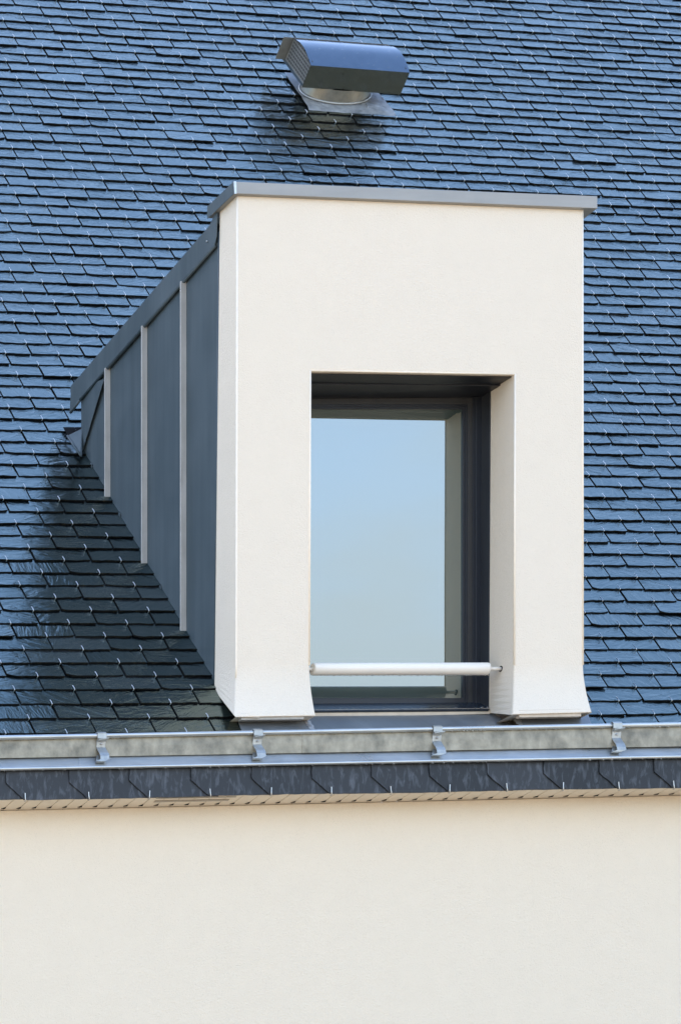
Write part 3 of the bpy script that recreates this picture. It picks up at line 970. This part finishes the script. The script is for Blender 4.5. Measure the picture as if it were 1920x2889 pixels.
# lead sheet dressed over the slates
mb = MB()
cor = [unV(826, 241, .016), unV(872, 309, .016), unV(1120, 328, .016), unV(1062, 262, .016)]
NX, NS = 18, 12
pts = []
for i in range(NX + 1):
    for j in range(NS + 1):
        a, b = i / NX, j / NS
        xl = cor[1][0] + (cor[0][0] - cor[1][0]) * b; xr = cor[2][0] + (cor[3][0] - cor[2][0]) * b
        sl_ = cor[1][1] + (cor[0][1] + 0.12 - cor[1][1]) * b; sr = cor[2][1] + (cor[3][1] + 0.12 - cor[2][1]) * b
        x = xl + (xr - xl) * a; s = sl_ + (sr - sl_) * a
        edge = 0.006 * noise.noise(Vector((a * 7, b * 7, 1)))
        if j == 0 or i in (0, NX): x += edge; s += edge
        n = 0.0195 + 0.0022 * noise.noise(Vector((a * 5, b * 4, 5))) + 0.001 * noise.noise(Vector((a * 16, b * 14, 2)))
        if j == 0: n -= 0.006
        pts.append(V(x, s, n))
m = NS + 1
mb.add(pts, [[i * m + j, (i + 1) * m + j, (i + 1) * m + j + 1, i * m + j + 1] for i in range(NX) for j in range(NS)], True)
edge_i = [j for j in range(0)]
mb.build('lead_sheet', M_LEAD, vent, recalc=False)
# hood metrics from its front lip
def fit_x(u, v, n):
    return unV(u, v, n)
N0 = 0.075
xl, s0_ = unV(851.5, 246, N0)
xr, s1_ = unV(1128.8, 266.6, N0)
sF = (s0_ + s1_) / 2
skew = (s1_ - s0_) / (xr - xl)
def Hd(x, s, n):                       # hood local: follows the small skew of the fixing
    return V(x, sF + s + skew * (x - (xl + xr) / 2), N0 + n)
LIP = 0.097
arc = [(0.0, LIP), (0.022, LIP + .0045), (0.0535, LIP + .0095), (0.09, LIP + .0145), (0.126, LIP + .0172), (0.165, LIP + .0165), (0.20, LIP + .0132), (0.235, LIP + .0075), (0.265, LIP - .0005)]
import itertools
def smooth_arc(a, k=4):
    out = []
    n = len(a)
    for i in range(n - 1):
        p0, p1, p2, p3 = a[max(i - 1, 0)], a[i], a[i + 1], a[min(i + 2, n - 1)]
        for t in range(k):
            t /= k
            out.append(tuple(0.5 * ((2 * p1[d]) + (-p0[d] + p2[d]) * t + (2 * p0[d] - 5 * p1[d] + 4 * p2[d] - p3[d]) * t * t + (-p0[d] + 3 * p1[d] - 3 * p2[d] + p3[d]) * t ** 3) for d in (0, 1)))
    return out + [a[-1]]
# fuller barrel: exaggerate tangent turn like the rolled sheet in the photo
arc = smooth_arc([(s, LIP + (n - LIP) * 1.45) for s, n in arc])
hm = MB()
th = 0.0015
outer = [(0.0, 0.0), (0.0, LIP * 0.5)] + arc
inner = [(s + (0.0015 if k < 3 else 0), n - (0.0015 if k >= 2 else 0)) for k, (s, n) in enumerate(outer)]
hm.loft([[Hd(x, s, n) for s, n in outer] for x in (xl, xr)], False, False, False)
hm.loft([[Hd(x, s + .0012, n - .0012) for s, n in outer[::-1]] for x in (xl, xr)], False, False, False)
hood_o = hm.build('hood', M_HOOD, vent, recalc=False)
for i, p in enumerate(hood_o.data.polygons): p.use_smooth = True
es = hood_o.modifiers.new('split', 'EDGE_SPLIT'); es.split_angle = R(30)
# back plate, wider than the hood on the left
mb = MB()
mb.prism([Hd(xl - 0.026, 0.272, 0.0), Hd(xr + 0.004, 0.272, 0.0), Hd(xr + 0.004, 0.272, LIP), Hd(xl - 0.026, 0.272, LIP)], RS * 0.0015)
mb.build('back_plate', M_GRILLE, vent)
# slotted end grilles, set in from the hood's ends
for xe, sg in ((xl, 1), (xr, -1)):
    mb = MB()
    xg = xe + sg * 0.010
    mb.prism([Hd(xg + sg * 0.004, s, n) for s, n in [(0.004, 0.0), (0.268, 0.0)] + [(s, n - .003) for s, n in arc[::-1]]], Vector((0.0015, 0, 0)))
    go_ = mb.build('end_grille', M_GRILLE, vent)
    mb = MB()
    for k in range(7):
        n = 0.012 + k * 0.0145
        for q in range(11):
            s = 0.02 + q * 0.0215
            mb.prism([Hd(xg + sg * .0024, s, n), Hd(xg + sg * .0024, s + .015, n), Hd(xg + sg * .0024, s + .015, n + .0072), Hd(xg + sg * .0024, s, n + .0072)], Vector((-sg * .0012, 0, 0)))
    mb.build('slots', M_SLOT, go_)
mb = MB()
mb.prism([Hd(xl + .002, 0.002, 0.0008), Hd(xr - .002, 0.002, 0.0008), Hd(xr - .002, 0.268, 0.0008), Hd(xl + .002, 0.268, 0.0008)], RN * 0.0012)
mb.build('base_plate', M_ZINC, vent)
# galvanised spigot with beaded foot
PRd = 0.150
pc = unV(944, 258, 0.022)
def circ(r, n): return [V(pc[0] + r * math.cos(a), pc[1] + r * math.sin(a) * 0.80, n) for a in [2 * math.pi * k / 48 for k in range(48)]]
mb = MB()
mb.loft([circ(PRd * 1.02, 0.016), circ(PRd, 0.03), circ(PRd * .93, N0 + 0.001)], True, False, True)
mb.build('spigot', M_SPIG, vent)
mb = MB()
ringp = circ(PRd * 1.03, 0.024)
mb.tube(ringp + ringp[:2], 0.0045, 8, True, False)
mb.build('collar_bead', M_GALV, vent)
# droplets on the hood
mb = MB()
rng = random.Random(8)
for k in range(26):
    t = rng.randrange(2, len(arc) - 8); s, n = arc[t]
    mb.ball(Hd(rng.uniform(xl + .01, xr - .01), s, n + .0008), rng.uniform(.0010, .0019), 0.5, 6)
d = mb.build('water_drops', M_DROP, vent, recalc=False); d['kind'] = 'stuff'
